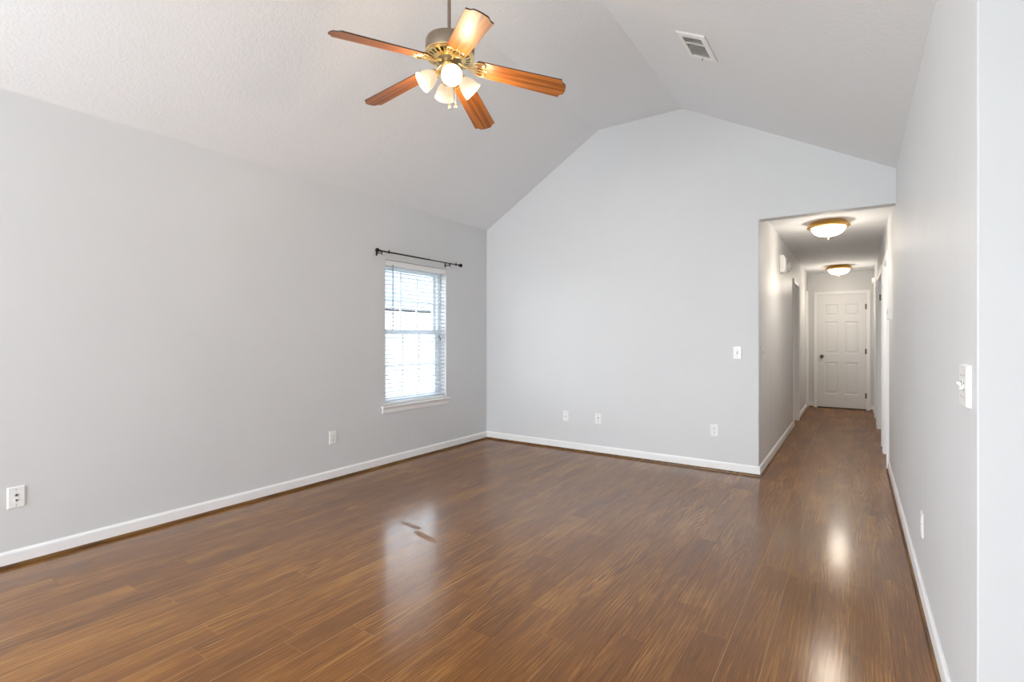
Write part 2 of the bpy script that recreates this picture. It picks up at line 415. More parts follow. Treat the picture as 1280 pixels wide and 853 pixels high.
both('hall_end_left', YE, -1, XH, -.623, 'x', 1, 0, 9)
both('hall_end_right', YE, -1, .205, XR, 'x', 0, -1, 10)
both('return', YC, -1, XR, XK, 'x', -1, -1, 11)
both('back', YB, 1, XL, XK, 'x', 1, -1, 12)

# ------------------------------------------------------------------ doors
CW, CT = .057, .016
def door_leaf_panels(bm, w, h, th):
    """moulded six-panel leaf in local x (width), y (0 = front, +th = back), z"""
    st, mid = .105*w/.71, .095*w/.71
    cx = [(st, w/2-mid/2), (w/2+mid/2, w-st)]
    rows = [(.235, .80), (.955, 1.52), (1.625, 1.83)]
    rows = [(a*h/2.0, b*h/2.0) for a, b in rows]
    xs = [0, cx[0][0], cx[0][1], cx[1][0], cx[1][1], w]; zs = [0]
    for a, b in rows: zs += [a, b]
    zs.append(h)
    for i in range(5):
        for j in range(len(zs)-1):
            x0, x1, z0, z1 = xs[i], xs[i+1], zs[j], zs[j+1]
            panel = i in (1, 3) and j in (1, 3, 5)
            if not panel:
                bm.faces.new([bm.verts.new(q) for q in ((x0, 0, z0), (x1, 0, z0), (x1, 0, z1), (x0, 0, z1))]); continue
            loops = [(0, 0), (.010, .009), (.020, .010), (.045, .002), (.05, .002)]
            prev = None
            for ins, dep in loops:
                r = [bm.verts.new(q) for q in ((x0+ins, dep, z0+ins), (x1-ins, dep, z0+ins), (x1-ins, dep, z1-ins), (x0+ins, dep, z1-ins))]
                if prev:
                    for k in range(4): bm.faces.new((prev[k], prev[(k+1) % 4], r[(k+1) % 4], r[k]))
                prev = r
            bm.faces.new(prev)
    # edges and back
    q = [(0, 0), (w, 0), (w, h), (0, h)]
    F = [bm.verts.new((a, 0, b)) for a, b in q]; K = [bm.verts.new((a, th, b)) for a, b in q]
    for k in range(4): bm.faces.new((F[k], F[(k+1) % 4], K[(k+1) % 4], K[k]))
    bm.faces.new(K)
    bmesh.ops.remove_doubles(bm, verts=bm.verts, dist=1e-5)
def casing(name, M, w, h, depth, m=M_TRIM):
    """door casing around an opening w x h, local x width, y into the wall, z up; jamb lining to depth"""
    bm = bmesh.new()
    def strip(x0, x1, z0, z1):
        add_box(bm, (x0, -CT, z0), (x1, 0, z1))
    strip(-CW, 0, 0, h+CW); strip(w, w+CW, 0, h+CW); strip(0, w, h, h+CW)
    # back band, a raised outer lip
    add_box(bm, (-CW, -CT-.005, 0), (-CW+.014, -CT, h+CW)); add_box(bm, (w+CW-.014, -CT-.005, 0), (w+CW, -CT, h+CW))
    add_box(bm, (-CW+.014, -CT-.005, h+CW-.014), (w+CW-.014, -CT, h+CW))
    if depth:
        j = .004
        add_box(bm, (0, -CT+.004, 0), (j, depth, h)); add_box(bm, (w-j, -CT+.004, 0), (w, depth, h)); add_box(bm, (j, -CT+.004, h-j), (w-j, depth, h))
    bmesh.ops.transform(bm, matrix=M, verts=bm.verts)
    return link_mesh(name, bm, m, kind='structure', bevel=.002)
def hinge(par, M):
    bm = bmesh.new()
    add_tube(bm, [(0, -.006, -.045), (0, -.006, .045)], .0055, 10, M)
    add_tube(bm, [(0, -.006, .045), (0, -.006, .05)], .004, 8, M)
    add_box(bm, (-.018, -.002, -.044), (.001, .001, .044), M)
    return link_mesh('hinge', bm, M_NICKEL, par, smooth=True)
# end door, shut in the hall's end wall
dx0, dx1 = -.561, .162
bm = bmesh.new(); door_leaf_panels(bm, dx1-dx0-.006, 2.005, .008)
d1 = empty('door_1', (dx0+.003, YE-.0085, .022)); setm(d1, 'white six-panel door closed at the far end of the hall', 'door', kind='structure')
link_mesh('door_leaf', bm, M_DOOR, d1)
kb = lathe([(0, 0), (.031, 0), (.031, .004), (.012, .009), (.011, .026), (.022, .034), (.028, .046), (.026, .056), (.014, .062), (0, .063)], 24, T(.062, 0, .905)@along((0, -1, 0)))
link_mesh('door_handle', kb, M_NICKEL, d1, smooth=True)
for z in (.23, 1.0, 1.78): hinge(d1, T(dx1-dx0-.003, -.002, z))
casing('trim_21', T(dx0, YE, 0), dx1-dx0, DZ, 0)
link_mesh('trim_22', box((dx0, YE-.004, 0), (dx1, YE-.0005, .018)), M_SLOT, kind='structure')  # dark strip standing in for the shaded gap under the leaf
# side doors of the hall: cased, their leaves set back in the jambs
def side_door(k, ck, side, a, b, label, hinges=()):
    w = b-a
    if side > 0:   # right wall; local x -> +Y, local y (into wall) -> +X
        M = Matrix(((0, 1, 0, XR), (1, 0, 0, a), (0, 0, 1, 0), (0, 0, 0, 1)))
    else:
        M = Matrix(((0, -1, 0, XH), (1, 0, 0, a), (0, 0, 1, 0), (0, 0, 0, 1)))
    casing('trim_%d' % ck, M, w, DZ, .11)
    e = empty('door_%d' % k); e.matrix_world = M @ T(.007, .072, .012)
    setm(e, label, 'door', kind='structure')
    bm = bmesh.new(); door_leaf_panels(bm, w-.014, DZ-.02, .034)
    link_mesh('door_leaf', bm, M_DOOR, e)
    kb = lathe([(0, 0), (.031, 0), (.031, .004), (.012, .009), (.011, .026), (.022, .034), (.028, .046), (.026, .056), (.014, .062), (0, .063)], 20, T(.062, 0, .905)@along((0, -1, 0)))
    link_mesh('door_handle', kb, M_NICKEL, e, smooth=True)
    for z in hinges:
        hb = bmesh.new(); add_box(hb, (w-.011, -.055, z-.04), (w-.0085, -.03, z+.04)); add_tube(hb, [(w-.012, -.06, z-.04), (w-.012, -.06, z+.04)], .003, 8)
        link_mesh('hinge', hb, M_NICKEL, e)
side_door(2, 23, 1, *RD[0][:2], 'white door set back in the nearest doorway on the right of the hall')
side_door(3, 24, 1, *RD[1][:2], 'white wide closet door in the second doorway on the right of the hall', hinges=(1.80,))
side_door(4, 25, 1, *RD[2][:2], 'white door in the farthest doorway on the right of the hall')
side_door(5, 26, -1, *LD[0][:2], 'white door set back in the doorway on the left of the hall')
side_door(6, 27, -1, *LD[1][:2], 'narrow white closet door on the left beside the hall end')

# ------------------------------------------------------------------ window_1
win = empty('window_1', (XL, WY0, WZ0)); setm(win, 'white double-hung window with grilles behind closed-up blinds', 'window', kind='structure')
win['label'] = 'white double-hung window in the left wall behind the horizontal blinds'
ww, wh = WY1-WY0, WZ1-WZ0
def wbox(bm, y0, y1, z0, z1, xa, xb): add_box(bm, (xa, y0, z0), (xb, y1, z1))
bm = bmesh.new(); fo = .045
XO, XI = -.155, -.085
wbox(bm, 0, fo, 0, wh, XO, XI); wbox(bm, ww-fo, ww, 0, wh, XO, XI); wbox(bm, fo, ww-fo, wh-fo, wh, XO, XI); wbox(bm, fo, ww-fo, 0, fo, XO, XI)
link_mesh('window_frame', bm, M_VINYL, win, bevel=.003)
def sash(z0, z1, xa, xb):
    bm = bmesh.new(); r = .042; a, b = fo, ww-fo
    wbox(bm, a, a+r, z0, z1, xa, xb); wbox(bm, b-r, b, z0, z1, xa, xb); wbox(bm, a+r, b-r, z0, z0+r, xa, xb); wbox(bm, a+r, b-r, z1-r, z1, xa, xb)
    s = link_mesh('sash', bm, M_VINYL, win, bevel=.002)
    bm = bmesh.new(); xm = (xa+xb)/2
    for k in (1, 2): y = a+r+(b-a-2*r)*k/3; wbox(bm, y-.009, y+.009, z0+r, z1-r, xm-.006, xm+.006)
    zc = (z0+z1)/2; wbox(bm, a+r, b-r, zc-.009, zc+.009, xm-.0058, xm+.0058)
    link_mesh('grille', bm, M_VINYL, s)
    link_mesh('pane', box((xm-.002, a+r-.004, z0+r-.004), (xm+.002, b-r+.004, z1-r+.004)), M_GLASS, s)
    return s
mid = 1.315-WZ0
sash(fo, mid+.02, XI-.035, XI-.006)
sash(mid-.02, wh-fo, XI-.066, XI-.037)
bm = lathe([(0, 0), (.012, 0), (.012, .006), (.004, .01), (0, .01)], 12, T(XI-.006, ww/2, mid+.02-.012)@along((1, 0, 0)))
add_box(bm, (XI-.002, ww/2-.004, mid+.0), (XI+.01, ww/2+.03, mid+.012))
link_mesh('sash_lock', bm, M_VINYL, win)
# stool and apron
SZ = .568
bm = prism([(XL-.085, SZ), (XL-.085, SZ+.018), (XL+.028, SZ+.018), (XL+.033, SZ+.013), (XL+.033, SZ+.005), (XL+.028, SZ)], WY0+.001, WY1-.001, 'y')
add_prism(bm, [(XL+.0005, SZ), (XL+.0005, SZ+.018), (XL+.028, SZ+.018), (XL+.033, SZ+.013), (XL+.033, SZ+.005), (XL+.028, SZ)], WY0-.05, WY0+.001, 'y')
add_prism(bm, [(XL+.0005, SZ), (XL+.0005, SZ+.018), (XL+.028, SZ+.018), (XL+.033, SZ+.013), (XL+.033, SZ+.005), (XL+.028, SZ)], WY1-.001, WY1+.055, 'y')
link_mesh('trim_31', bm, M_TRIM, kind='structure')
bm = prism([(XL+.0005, SZ-.058), (XL+.008, SZ-.058), (XL+.012, SZ-.052), (XL+.014, SZ-.016), (XL+.02, SZ-.006), (XL+.02, SZ), (XL+.0005, SZ)], WY0-.04, WY1+.042, 'y')
link_mesh('trim_32', bm, M_TRIM, kind='structure')

# ------------------------------------------------------------------ horizontal blinds, inside mounted
bl = empty('window_blind', (XL-.036, (WY0+WY1)/2, WZ0+.02))
setm(bl, 'white two-inch horizontal blind hanging in the window, slats open', 'blind')
hw_ = (WY1-WY0)/2-.006; zb = .022; zt = WZ1-(WZ0+.02)-.002
bm = prism([(.022, zt-.062), (.03, zt-.06), (.033, zt-.05), (.031, zt-.03), (.033, zt-.012), (.03, zt-.004), (.022, zt)], -hw_, hw_, 'y')
link_mesh('valance', bm, M_PLATE, bl)
link_mesh('headrail', box((-.028, -hw_+.004, zt-.045), (.02, hw_-.004, zt)), M_PLATE, bl)
bm = bmesh.new(); n = 33; z0 = zb+.028; z1 = zt-.075; tilt = math.radians(-5)
for k in range(n):
    z = z0+(z1-z0)*k/(n-1)
    A = []; B = []; U = []; V = []
    for i in range(7):
        s_ = -1+2*i/6; x = s_*.025; zz = z+.0045*(1-s_*s_)
        xr = x*math.cos(tilt)-(zz-z)*math.sin(tilt); zr = z+x*math.sin(tilt)+(zz-z)*math.cos(tilt)
        A.append(bm.verts.new((xr, -hw_+.004, zr+.0018))); B.append(bm.verts.new((xr, hw_-.004, zr+.0018)))
        U.append(bm.verts.new((xr, -hw_+.004, zr-.0018))); V.append(bm.verts.new((xr, hw_-.004, zr-.0018)))
    for i in range(6):
        bm.faces.new((A[i], B[i], B[i+1], A[i+1])); bm.faces.new((U[i], U[i+1], V[i+1], V[i]))
        bm.faces.new((A[i], A[i+1], U[i+1], U[i])); bm.faces.new((B[i], V[i], V[i+1], B[i+1]))
    bm.faces.new((A[0], U[0], V[0], B[0])); bm.faces.new((A[6], B[6], V[6], U[6]))
link_mesh('slats', bm, M_SLAT, bl, smooth=True)
link_mesh('bottom_rail', box((-.025, -hw_+.003, zb-.018), (.025, hw_-.003, zb+.006)), M_PLATE, bl, bevel=.004)
for yy in (-.30, 0, .30):
    bm = bmesh.new()
    for sx in (-.0265, .0265): add_tube(bm, [(sx, yy, zb), (sx, yy, zt-.04)], .0008, 6)
    link_mesh('ladder_cord', bm, M_PLATE, bl)
bm = tube([(.042, -hw_+.088, zt-.05), (.042, -hw_+.088, zt-.70)], .0042, 8)
add_tube(bm, [(.02, -hw_+.088, zt-.035), (.042, -hw_+.088, zt-.05)], .002, 6)
link_mesh('tilt_wand', bm, M_WAND, bl)
bm = bmesh.new()
for dy in (0, .012): add_tube(bm, [(.034, hw_-.11+dy, zt-.06), (.034, hw_-.108+dy, zt-.74-dy*2)], .0009, 6)
link_mesh('pull_cord', bm, M_PLATE, bl)
bm = lathe([(0, .03), (.003, .03), (.008, .004), (.007, 0), (0, 0)], 10, T(.034, hw_-.108, zt-.77)); add_lathe(bm, [(0, .03), (.003, .03), (.008, .004), (.007, 0), (0, 0)], 10, T(.036, hw_-.092, zt-.80))
link_mesh('cord_tassel', bm, M_WAND, bl)

# ------------------------------------------------------------------ curtain rod
rx, rz = XL+.075, 2.082
rod = empty('curtain_rod', (rx, 3.81, rz)); setm(rod, 'thin black metal curtain rod with ball ends mounted above the window', 'curtain rod')
link_mesh('rod', tube([(0, -.575, .004), (0, .10, .004)], .0075, 12), M_BLACK, rod, smooth=True)
link_mesh('inner_rod', tube([(0, .09, .004), (0, .575, .004)], .0058, 12), M_BLACK, rod, smooth=True)
for sg in (-1, 1):
    prof_ = [(0, 0), (.008, 0), (.010, .006), (.010, .012), (.006, .016), (.007, .022)]+[(.021*math.sin(a), .043-.021*math.cos(a)) for a in [.35+.2*i for i in range(14)]]+[(0, .064)]
    link_mesh('finial', lathe(prof_, 20, T(0, sg*.565, .004)@along((0, sg, 0))), M_BLACK, rod, smooth=True)
    yb = -.572+.0 if sg < 0 else .41
    yb = -.555 if sg < 0 else .425
    bm = bmesh.new()
    add_box(bm, (-.0745, yb-.008, -.035), (-.0715, yb+.008, .02)); add_tube(bm, [(-.073, yb, -.012), (-.02, yb, -.014), (0, yb, -.010)], .0045, 8)
    add_tube(bm, [(-.014, yb, .006), (-.012, yb, -.004), (0, yb, -.009), (.012, yb, -.004), (.014, yb, .008)], .0035, 8)
    br = link_mesh('bracket', bm, M_BLACK, rod, smooth=True)
    link_mesh('set_screw', tube([(.0, yb, -.008), (0, yb, -.034)], .0042, 8), M_BLACK, br)
    yk = -.47 if sg < 0 else .52
    link_mesh('collar', lathe([(0, 0), (.011, 0), (.011, .012), (0, .012)], 14, T(0, yk, .004)@along((0, 1, 0))), M_BLACK, rod, smooth=True)
    link_mesh('thumb_screw', tube([(0, yk+.006, .010), (0, yk+.006, .028)], [.003, .005], 8), M_BLACK, rod)

# ------------------------------------------------------------------ outlets and switches
def rrect(w, h, r, n=5):
    P = []
    for cx, cy, a0 in ((w/2-r, h/2-r, 0), (-w/2+r, h/2-r, PI/2), (-w/2+r, -h/2+r, PI), (w/2-r, -h/2+r, 1.5*PI)):
        for i in range(n+1): a = a0+PI/2*i/n; P.append((cx+r*math.cos(a), cy+r*math.sin(a)))
    return P
def plate_bm(w, h, t=.0065, b=.005):
    bm = bmesh.new()
    rings = [(rrect(w, h, .004), .0), (rrect(w, h, .004), -.002), (rrect(w-2*b, h-2*b, .003), -t)]
    R_ = [[bm.verts.new((x, y, z)) for x, z in [(q[0], q[1]) for q in P]] for P, y in rings]
    for A, B in zip(R_, R_[1:]):
        for i in range(len(A)): bm.faces.new((A[i], A[(i+1) % len(A)], B[(i+1) % len(A)], B[i]))
    bm.faces.new(R_[-1]); bm.faces.new(R_[0][::-1]); return bm
def face_frame(loc, normal):
    """local -y faces the room, local x to the right as one looks at the wall"""
    n_ = Vector(normal); y = -n_; z = Vector((0, 0, 1)); x = y.cross(z)
    M = Matrix((x, y, z)).transposed().to_4x4(); M.translation = Vector(loc); return M
def outlet(kind, loc, normal, label, cat, group, w=.073, h=.118, t=.0065):
    e = empty('wall_outlet' if 'switch' not in kind else 'light_switch'); e.matrix_world = face_frame(loc, normal)
    if kind in ('jack', 'phone'): e.name = 'jack_plate'
    setm(e, label, cat, group)
    link_mesh('plate', plate_bm(w, h, t), M_PLATE, e, smooth=True, angle=25)
    if kind == 'duplex':
        for z in (.0195, -.0195):
            P = [(x, zz+z) for x, zz in rrect(.033, .027, .010)]
            s = link_mesh('socket', prism(P, -t-.0025, -t+.001, 'y'), M_PLATE, e)
            bm = bmesh.new(); add_box(bm, (-.0078, -t-.0029, z-.002), (-.0052, -t-.002, z+.007)); add_box(bm, (.0052, -t-.0029, z-.001), (.0074, -t-.002, z+.006))
            add_prism(bm, [(.0025*math.cos(a), z-.0075+.0025*math.sin(a)) for a in [PI/4*i for i in range(8)]], -t-.0029, -t-.002, 'y')
            link_mesh('slots', bm, M_SLOT, s)
        link_mesh('screw', lathe([(0, 0), (.003, 0), (.0025, .0012), (0, .0014)], 10, T(0, -t, 0)@along((0, -1, 0))), M_STEEL, e)
    elif kind == 'jack':
        for z in (.013, -.014):
            s = link_mesh('jack', lathe([(.0055, 0), (.0075, 0), (.0075, .003), (.0048, .0045), (.0048, 0)], 16, T(0, -t+.0005, z)@along((0, -1, 0))), M_PLATE if z < 0 else M_GREY, e, smooth=True)
            link_mesh('hole', lathe([(0, 0), (.0048, 0), (.0048, .003), (0, .003)], 14, T(0, -t+.0005, z)@along((0, -1, 0))), M_SLOT, s)
        for z in (.042, -.042): link_mesh('screw', lathe([(0, 0), (.003, 0), (.0025, .0012), (0, .0014)], 10, T(0, -t, z)@along((0, -1, 0))), M_STEEL, e)
    elif kind == 'phone':
        s = link_mesh('jack', box((-.011, -t-.003, -.012), (.011, -t+.001, .012)), M_PLATE, e, bevel=.001)
        link_mesh('hole', box((-.006, -t-.0034, -.006), (.006, -t-.0025, .004)), M_GREY, s)
        for z in (.042, -.042): link_mesh('screw', lathe([(0, 0), (.003, 0), (.0025, .0012), (0, .0014)], 10, T(0, -t, z)@along((0, -1, 0))), M_STEEL, e)
    elif kind.startswith('switch'):
        xs = (-.023, .023) if kind == 'switch2' else (0,)
        for x0 in xs:
            s = link_mesh('switch_slot', box((x0-.0055, -t-.001, -.0125), (x0+.0055, -t+.001, .0125)), M_GREY, e)
            up = 1 if x0 <= 0 else -1
            bm = prism([(-t, -.007), (-t, .007), (-t-.011, .008*up+.0025), (-t-.011, .008*up-.0025)], x0-.004, x0+.004, 'x')
            link_mesh('toggle', bm, M_PLATE, e, bevel=.001)
            for z in (.030, -.030): link_mesh('screw', lathe([(0, 0), (.003, 0), (.0025, .0012), (0, .0014)], 10, T(x0, -t, z)@along((0, -1, 0))), M_STEEL, e)
    return e
outlet('jack', (XL, .738, .376), (1, 0, 0), 'white jack plate with two dark round jacks, nearest on the left wall', 'jack plate', 'jack plates')
outlet('duplex', (XL, 2.763, .374), (1, 0, 0), 'white duplex outlet on the left wall between the near jack plate and window', 'outlet', 'duplex outlets')
outlet('phone', (-2.688, YF, .374), (0, -1, 0), 'white jack plate on the far wall closest to the room corner', 'jack plate', 'jack plates')
outlet('jack', (-2.293, YF, .377), (0, -1, 0), 'white jack plate with two small grey dots on the far wall, right of another plate', 'jack plate', 'jack plates')
outlet('duplex', (-1.10, YF, .379), (0, -1, 0), 'white duplex outlet low on the far wall below the switch near the hall opening', 'outlet', 'duplex outlets')
outlet('switch', (-.899, YF, 1.118), (0, -1, 0), 'white single light switch on the far wall left of the hall opening', 'light switch', 'light switches')
outlet('duplex', (XR, 3.10, .357), (-1, 0, 0), 'white duplex outlet low on the right wall seen edge on', 'outlet', 'duplex outlets')
outlet('switch2', (XR, 1.935, 1.113), (-1, 0, 0), 'white double light switch plate on the right wall near its outer corner', 'light switch', 'light switches', w=.118, h=.122, t=.011)
outlet('switch', (XH, 5.20, 1.12), (1, 0, 0), 'white light switch just inside the hall on its left wall', 'light switch', 'light switches')
outlet('switch', (XH, 9.40, 1.04), (1, 0, 0), 'white light switch on the hall left wall beyond the left doorway', 'light switch', 'light switches')

# thermostat, chime, alarms
th_ = empty('thermostat'); th_.matrix_world = face_frame((XR, 5.56, 1.465), (-1, 0, 0))
setm(th_, 'small off-white thermostat on the right wall just before the hall doorways', 'thermostat')
bm = prism(rrect(.115, .115, .008), -.006, 0, 'y'); link_mesh('wall_plate', bm, M_PLATE, th_)
bm = prism(rrect(.10, .10, .010), -.032, -.006, 'y'); link_mesh('body', bm, M_PLATE, th_, bevel=.003)
link_mesh('dark_side', box((-.052, -.030, -.028), (-.0495, -.008, .03)), M_SLOT, th_)  # dark sheet on one side face of the body
link_mesh('screen', box((-.03, -.0328, -.005), (.03, -.0318, .028)), M_GREY, th_)
ch = empty('door_chime'); ch.matrix_world = face_frame((XH, 6.62, 2.115), (1, 0, 0))
setm(ch, 'white door chime box with rounded cover high on the hall left wall', 'door chime')
pf = [(-.0, -.10), (-.035, -.10), (-.048, -.085), (-.05, 0), (-.048, .085), (-.035, .10), (-.0, .10)]
link_mesh('cover', prism([(a, b) for a, b in pf], -.075, .075, 'x'), M_PLATE, ch, bevel=.006)
bm = bmesh.new()
for k in range(5): add_box(bm, (-.05+.022*k, -.0515, -.07), (-.042+.022*k, -.0495, .07))
link_mesh('sound_slots', bm, M_TRIM, ch)
def alarm(loc, normal, label, r=.07):
    e = empty('smoke_alarm'); e.matrix_world = face_frame(loc, normal); setm(e, label, 'smoke alarm', 'round alarms in the hall')
    A = along((0, -1, 0))
    link_mesh('base', lathe([(0, 0), (r, 0), (r, .010), (r-.004, .012), (0, .012)], 36, A), M_PLATE, e, smooth=True)
    link_mesh('cover', lathe([(0, .012), (r-.006, .012), (r-.008, .030), (r-.018, .042), (r*.45, .047), (0, .048)], 36, A), M_PLATE, e, smooth=True)
    link_mesh('vent_ring', lathe([(r*.42, .0465), (r*.55, .0458), (r*.55, .0475), (r*.42, .0482)], 36, A, closed=True), M_GREY, e, smooth=True)
    return e
alarm((XH, 7.32, 2.165), (1, 0, 0), 'round white smoke alarm on the hall left wall beyond the chime box')
alarm((XR, 10.05, 2.19), (-1, 0, 0), 'small round white alarm high at the far right end of the hall', r=.055)

# ------------------------------------------------------------------ ceiling register on the right slope
slope = math.atan(.5457)
cx_, cy_ = -.880, 3.508
cz_ = ZC-.5457*(cx_-XCR)
ve = empty('air_vent', (cx_, cy_, cz_-.0005), (0, slope, 0)); setm(ve, 'white metal air vent with dark louvres on the right ceiling slope', 'vent')
# local x down the slope, y along the room, -z into the room
hx, hy = .105, .182
bm = bmesh.new()
O_ = [(-hx, -hy), (hx, -hy), (hx, hy), (-hx, hy)]; I_ = [(-hx+.035, -hy+.05), (hx-.035, -hy+.05), (hx-.035, hy-.05), (-hx+.035, hy-.05)]
o0 = [bm.verts.new((*q, 0)) for q in O_]; o1 = [bm.verts.new((*q, -.004)) for q in O_]
m1 = [bm.verts.new((q[0]*.93, q[1]*.96, -.010)) for q in O_]; i1 = [bm.verts.new((*q, -.010)) for q in I_]; i0 = [bm.verts.new((*q, 0)) for q in I_]
for A_, B_ in ((o0, o1), (o1, m1), (m1, i1), (i1, i0), (i0, o0)):
    for k in range(4): bm.faces.new((A_[k], A_[(k+1) % 4], B_[(k+1) % 4], B_[k]))
link_mesh('frame', bm, M_TRIM, ve)
link_mesh('backing', box((-hx+.034, -hy+.049, -.0012), (hx-.034, hy-.049, -.0004)), M_SLOT, ve)
bm = bmesh.new()
add_box(bm, (-hx+.035, -.052, -.0105), (hx-.035, -.040, -.002))
for k in range(15):
    y = -hy+.056+k*.0182
    if -.058 < y < -.034: continue
    add_box(bm, (-hx+.035, -.0075, -.0008), (hx-.035, .0075, .0008), T(0, y, -.0055)@Matrix.Rotation(math.radians(32), 4, 'X'))
link_mesh('louvres', bm, mat('louvre_paint', (.75, .75, .72), .5), ve)
link_mesh('damper_lever', box((.0, hy-.030, -.020), (.006, hy-.022, -.009)), M_GREY, ve)

# ------------------------------------------------------------------ hall flush lights
def flush_light(loc, label):
    e = empty('ceiling_light', loc); setm(e, label, 'ceiling light', 'brass flush lights in the hall')
    R_ = .188
    link_mesh('pan', lathe([(0, 0), (R_-.04, 0), (R_-.030, -.010), (R_-.012, -.030), (R_, -.044), (R_+.002, -.052), (R_-.004, -.058), (R_-.020, -.062), (R_-.034, -.060), (R_-.036, -.050), (0, -.045)], 56), M_BRASS, e, smooth=True)
    D = [(R_-.036, -.052)]
    for i in range(1, 10):
        a = PI/2*i/10; D.append(((R_-.036)*math.cos(a)**.85, -.056-.092*math.sin(a)))
    D.append((0, -.149))
    dome = link_mesh('glass_dome', lathe(D, 56), M_DOME, e, smooth=True)
    link_mesh('finial', lathe([(0, -.146), (.013, -.148), (.015, -.153), (.007, -.158), (.009, -.163), (.010, -.169), (.006, -.176), (0, -.178)], 18), M_GOLD, e, smooth=True)
    l = bpy.data.lights.new('ceiling_light_bulb', 'POINT'); l.energy = HALL_LAMP; l.color = (1.0, .89, .76); l.shadow_soft_size = .10
    o = bpy.data.objects.new('ceiling_light_bulb', l); COL.objects.link(o); o.parent = e; o.location = (0, 0, -.26)
    l = bpy.data.lights.new('ceiling_light_downlight', 'SPOT'); l.energy = 15; l.color = (1.0, .89, .76); l.shadow_soft_size = .12; l.spot_size = math.radians(172); l.spot_blend = .9
    o = bpy.data.objects.new('ceiling_light_downlight', l); COL.objects.link(o); o.parent = e; o.location = (0, 0, -.20)
    return e
flush_light((-.223, 6.0, ZH), 'brass-rimmed dome light on the hall ceiling, the nearer and larger one')
flush_light((-.216, 9.72, ZH), 'brass-rimmed dome light on the hall ceiling, farther one by the end door')

# ------------------------------------------------------------------ ceiling fan
FX, FY = -1.84, 2.08
fan = empty('ceiling_fan', (FX, FY, 2.757)); setm(fan, 'five-blade ceiling fan with wooden blades and four lit glass shades on a downrod', 'ceiling fan')
TILT = Matrix.Rotation(-.022, 4, 'X')@Matrix.Rotation(.057, 4, 'Y')     # hangs a little out of true
top = ZC-2.757
link_mesh('downrod', tube([(0, 0, .135), (0, 0, top-.02)], .0095, 16), M_BRONZE, fan, smooth=True)
link_mesh('ceiling_canopy', lathe([(.012, top-.085), (.03, top-.08), (.055, top-.05), (.068, top-.012), (.07, top), (0, top)], 36), M_BRONZE, fan, smooth=True)
link_mesh('motor_housing', lathe([(0, .150), (.022, .149), (.026, .140), (.075, .137), (.112, .132), (.128, .122), (.134, .108), (.134, .052), (.130, .044), (.110, .042), (0, .042)], 64, TILT), M_BRONZE, fan, smooth=True)
# pierced ring under the motor: a brass dish with radial slots
bm = bmesh.new(); nseg = 96; R0, R1 = .066, .134
def rz(r): return .040-.020*((R1-r)/(R1-R0))**1.2
radii = [R1, .122, .114, .088, .080, R0]
for k in range(nseg):
    for j in range(len(radii)-1):
        slot = (j == 2) and (k % 4 in (0, 1)); slot = slot or (j in (1, 3) and (k % 4 == 0) and False)
        if slot: continue
        a0, a1 = 2*PI*k/nseg, 2*PI*(k+1)/nseg; q = []
        for a, r in ((a0, radii[j]), (a1, radii[j]), (a1, radii[j+1]), (a0, radii[j+1])): q.append(bm.verts.new((r*math.cos(a), r*math.sin(a), rz(r))))
        bm.faces.new(q)
bmesh.ops.remove_doubles(bm, verts=bm.verts, dist=1e-5); bmesh.ops.transform(bm, matrix=TILT, verts=bm.verts)
ring_o = link_mesh('pierced_ring', bm, M_GOLD, fan)
so = ring_o.modifiers.new('solid', 'SOLIDIFY'); so.thickness = .003
link_mesh('ring_lip', lathe([(.131, .046), (.1365, .044), (.1375, .039), (.134, .035), (.130, .037)], 64, TILT, closed=True), M_GOLD, fan, smooth=True)
link_mesh('flywheel', lathe([(0, .030), (.062, .030), (.066, .022), (.064, .010), (.050, .004), (0, .004)], 40, TILT), M_BRONZE, fan, smooth=True)
link_mesh('switch_housing', lathe([(0, .004), (.040, .004), (.044, -.002), (.046, -.030), (.043, -.040), (.050, -.046), (.052, -.056), (.044, -.066), (.026, -.074), (.012, -.080), (.010, -.088), (.004, -.094), (0, -.095)], 40, TILT), M_GOLD, fan, smooth=True)
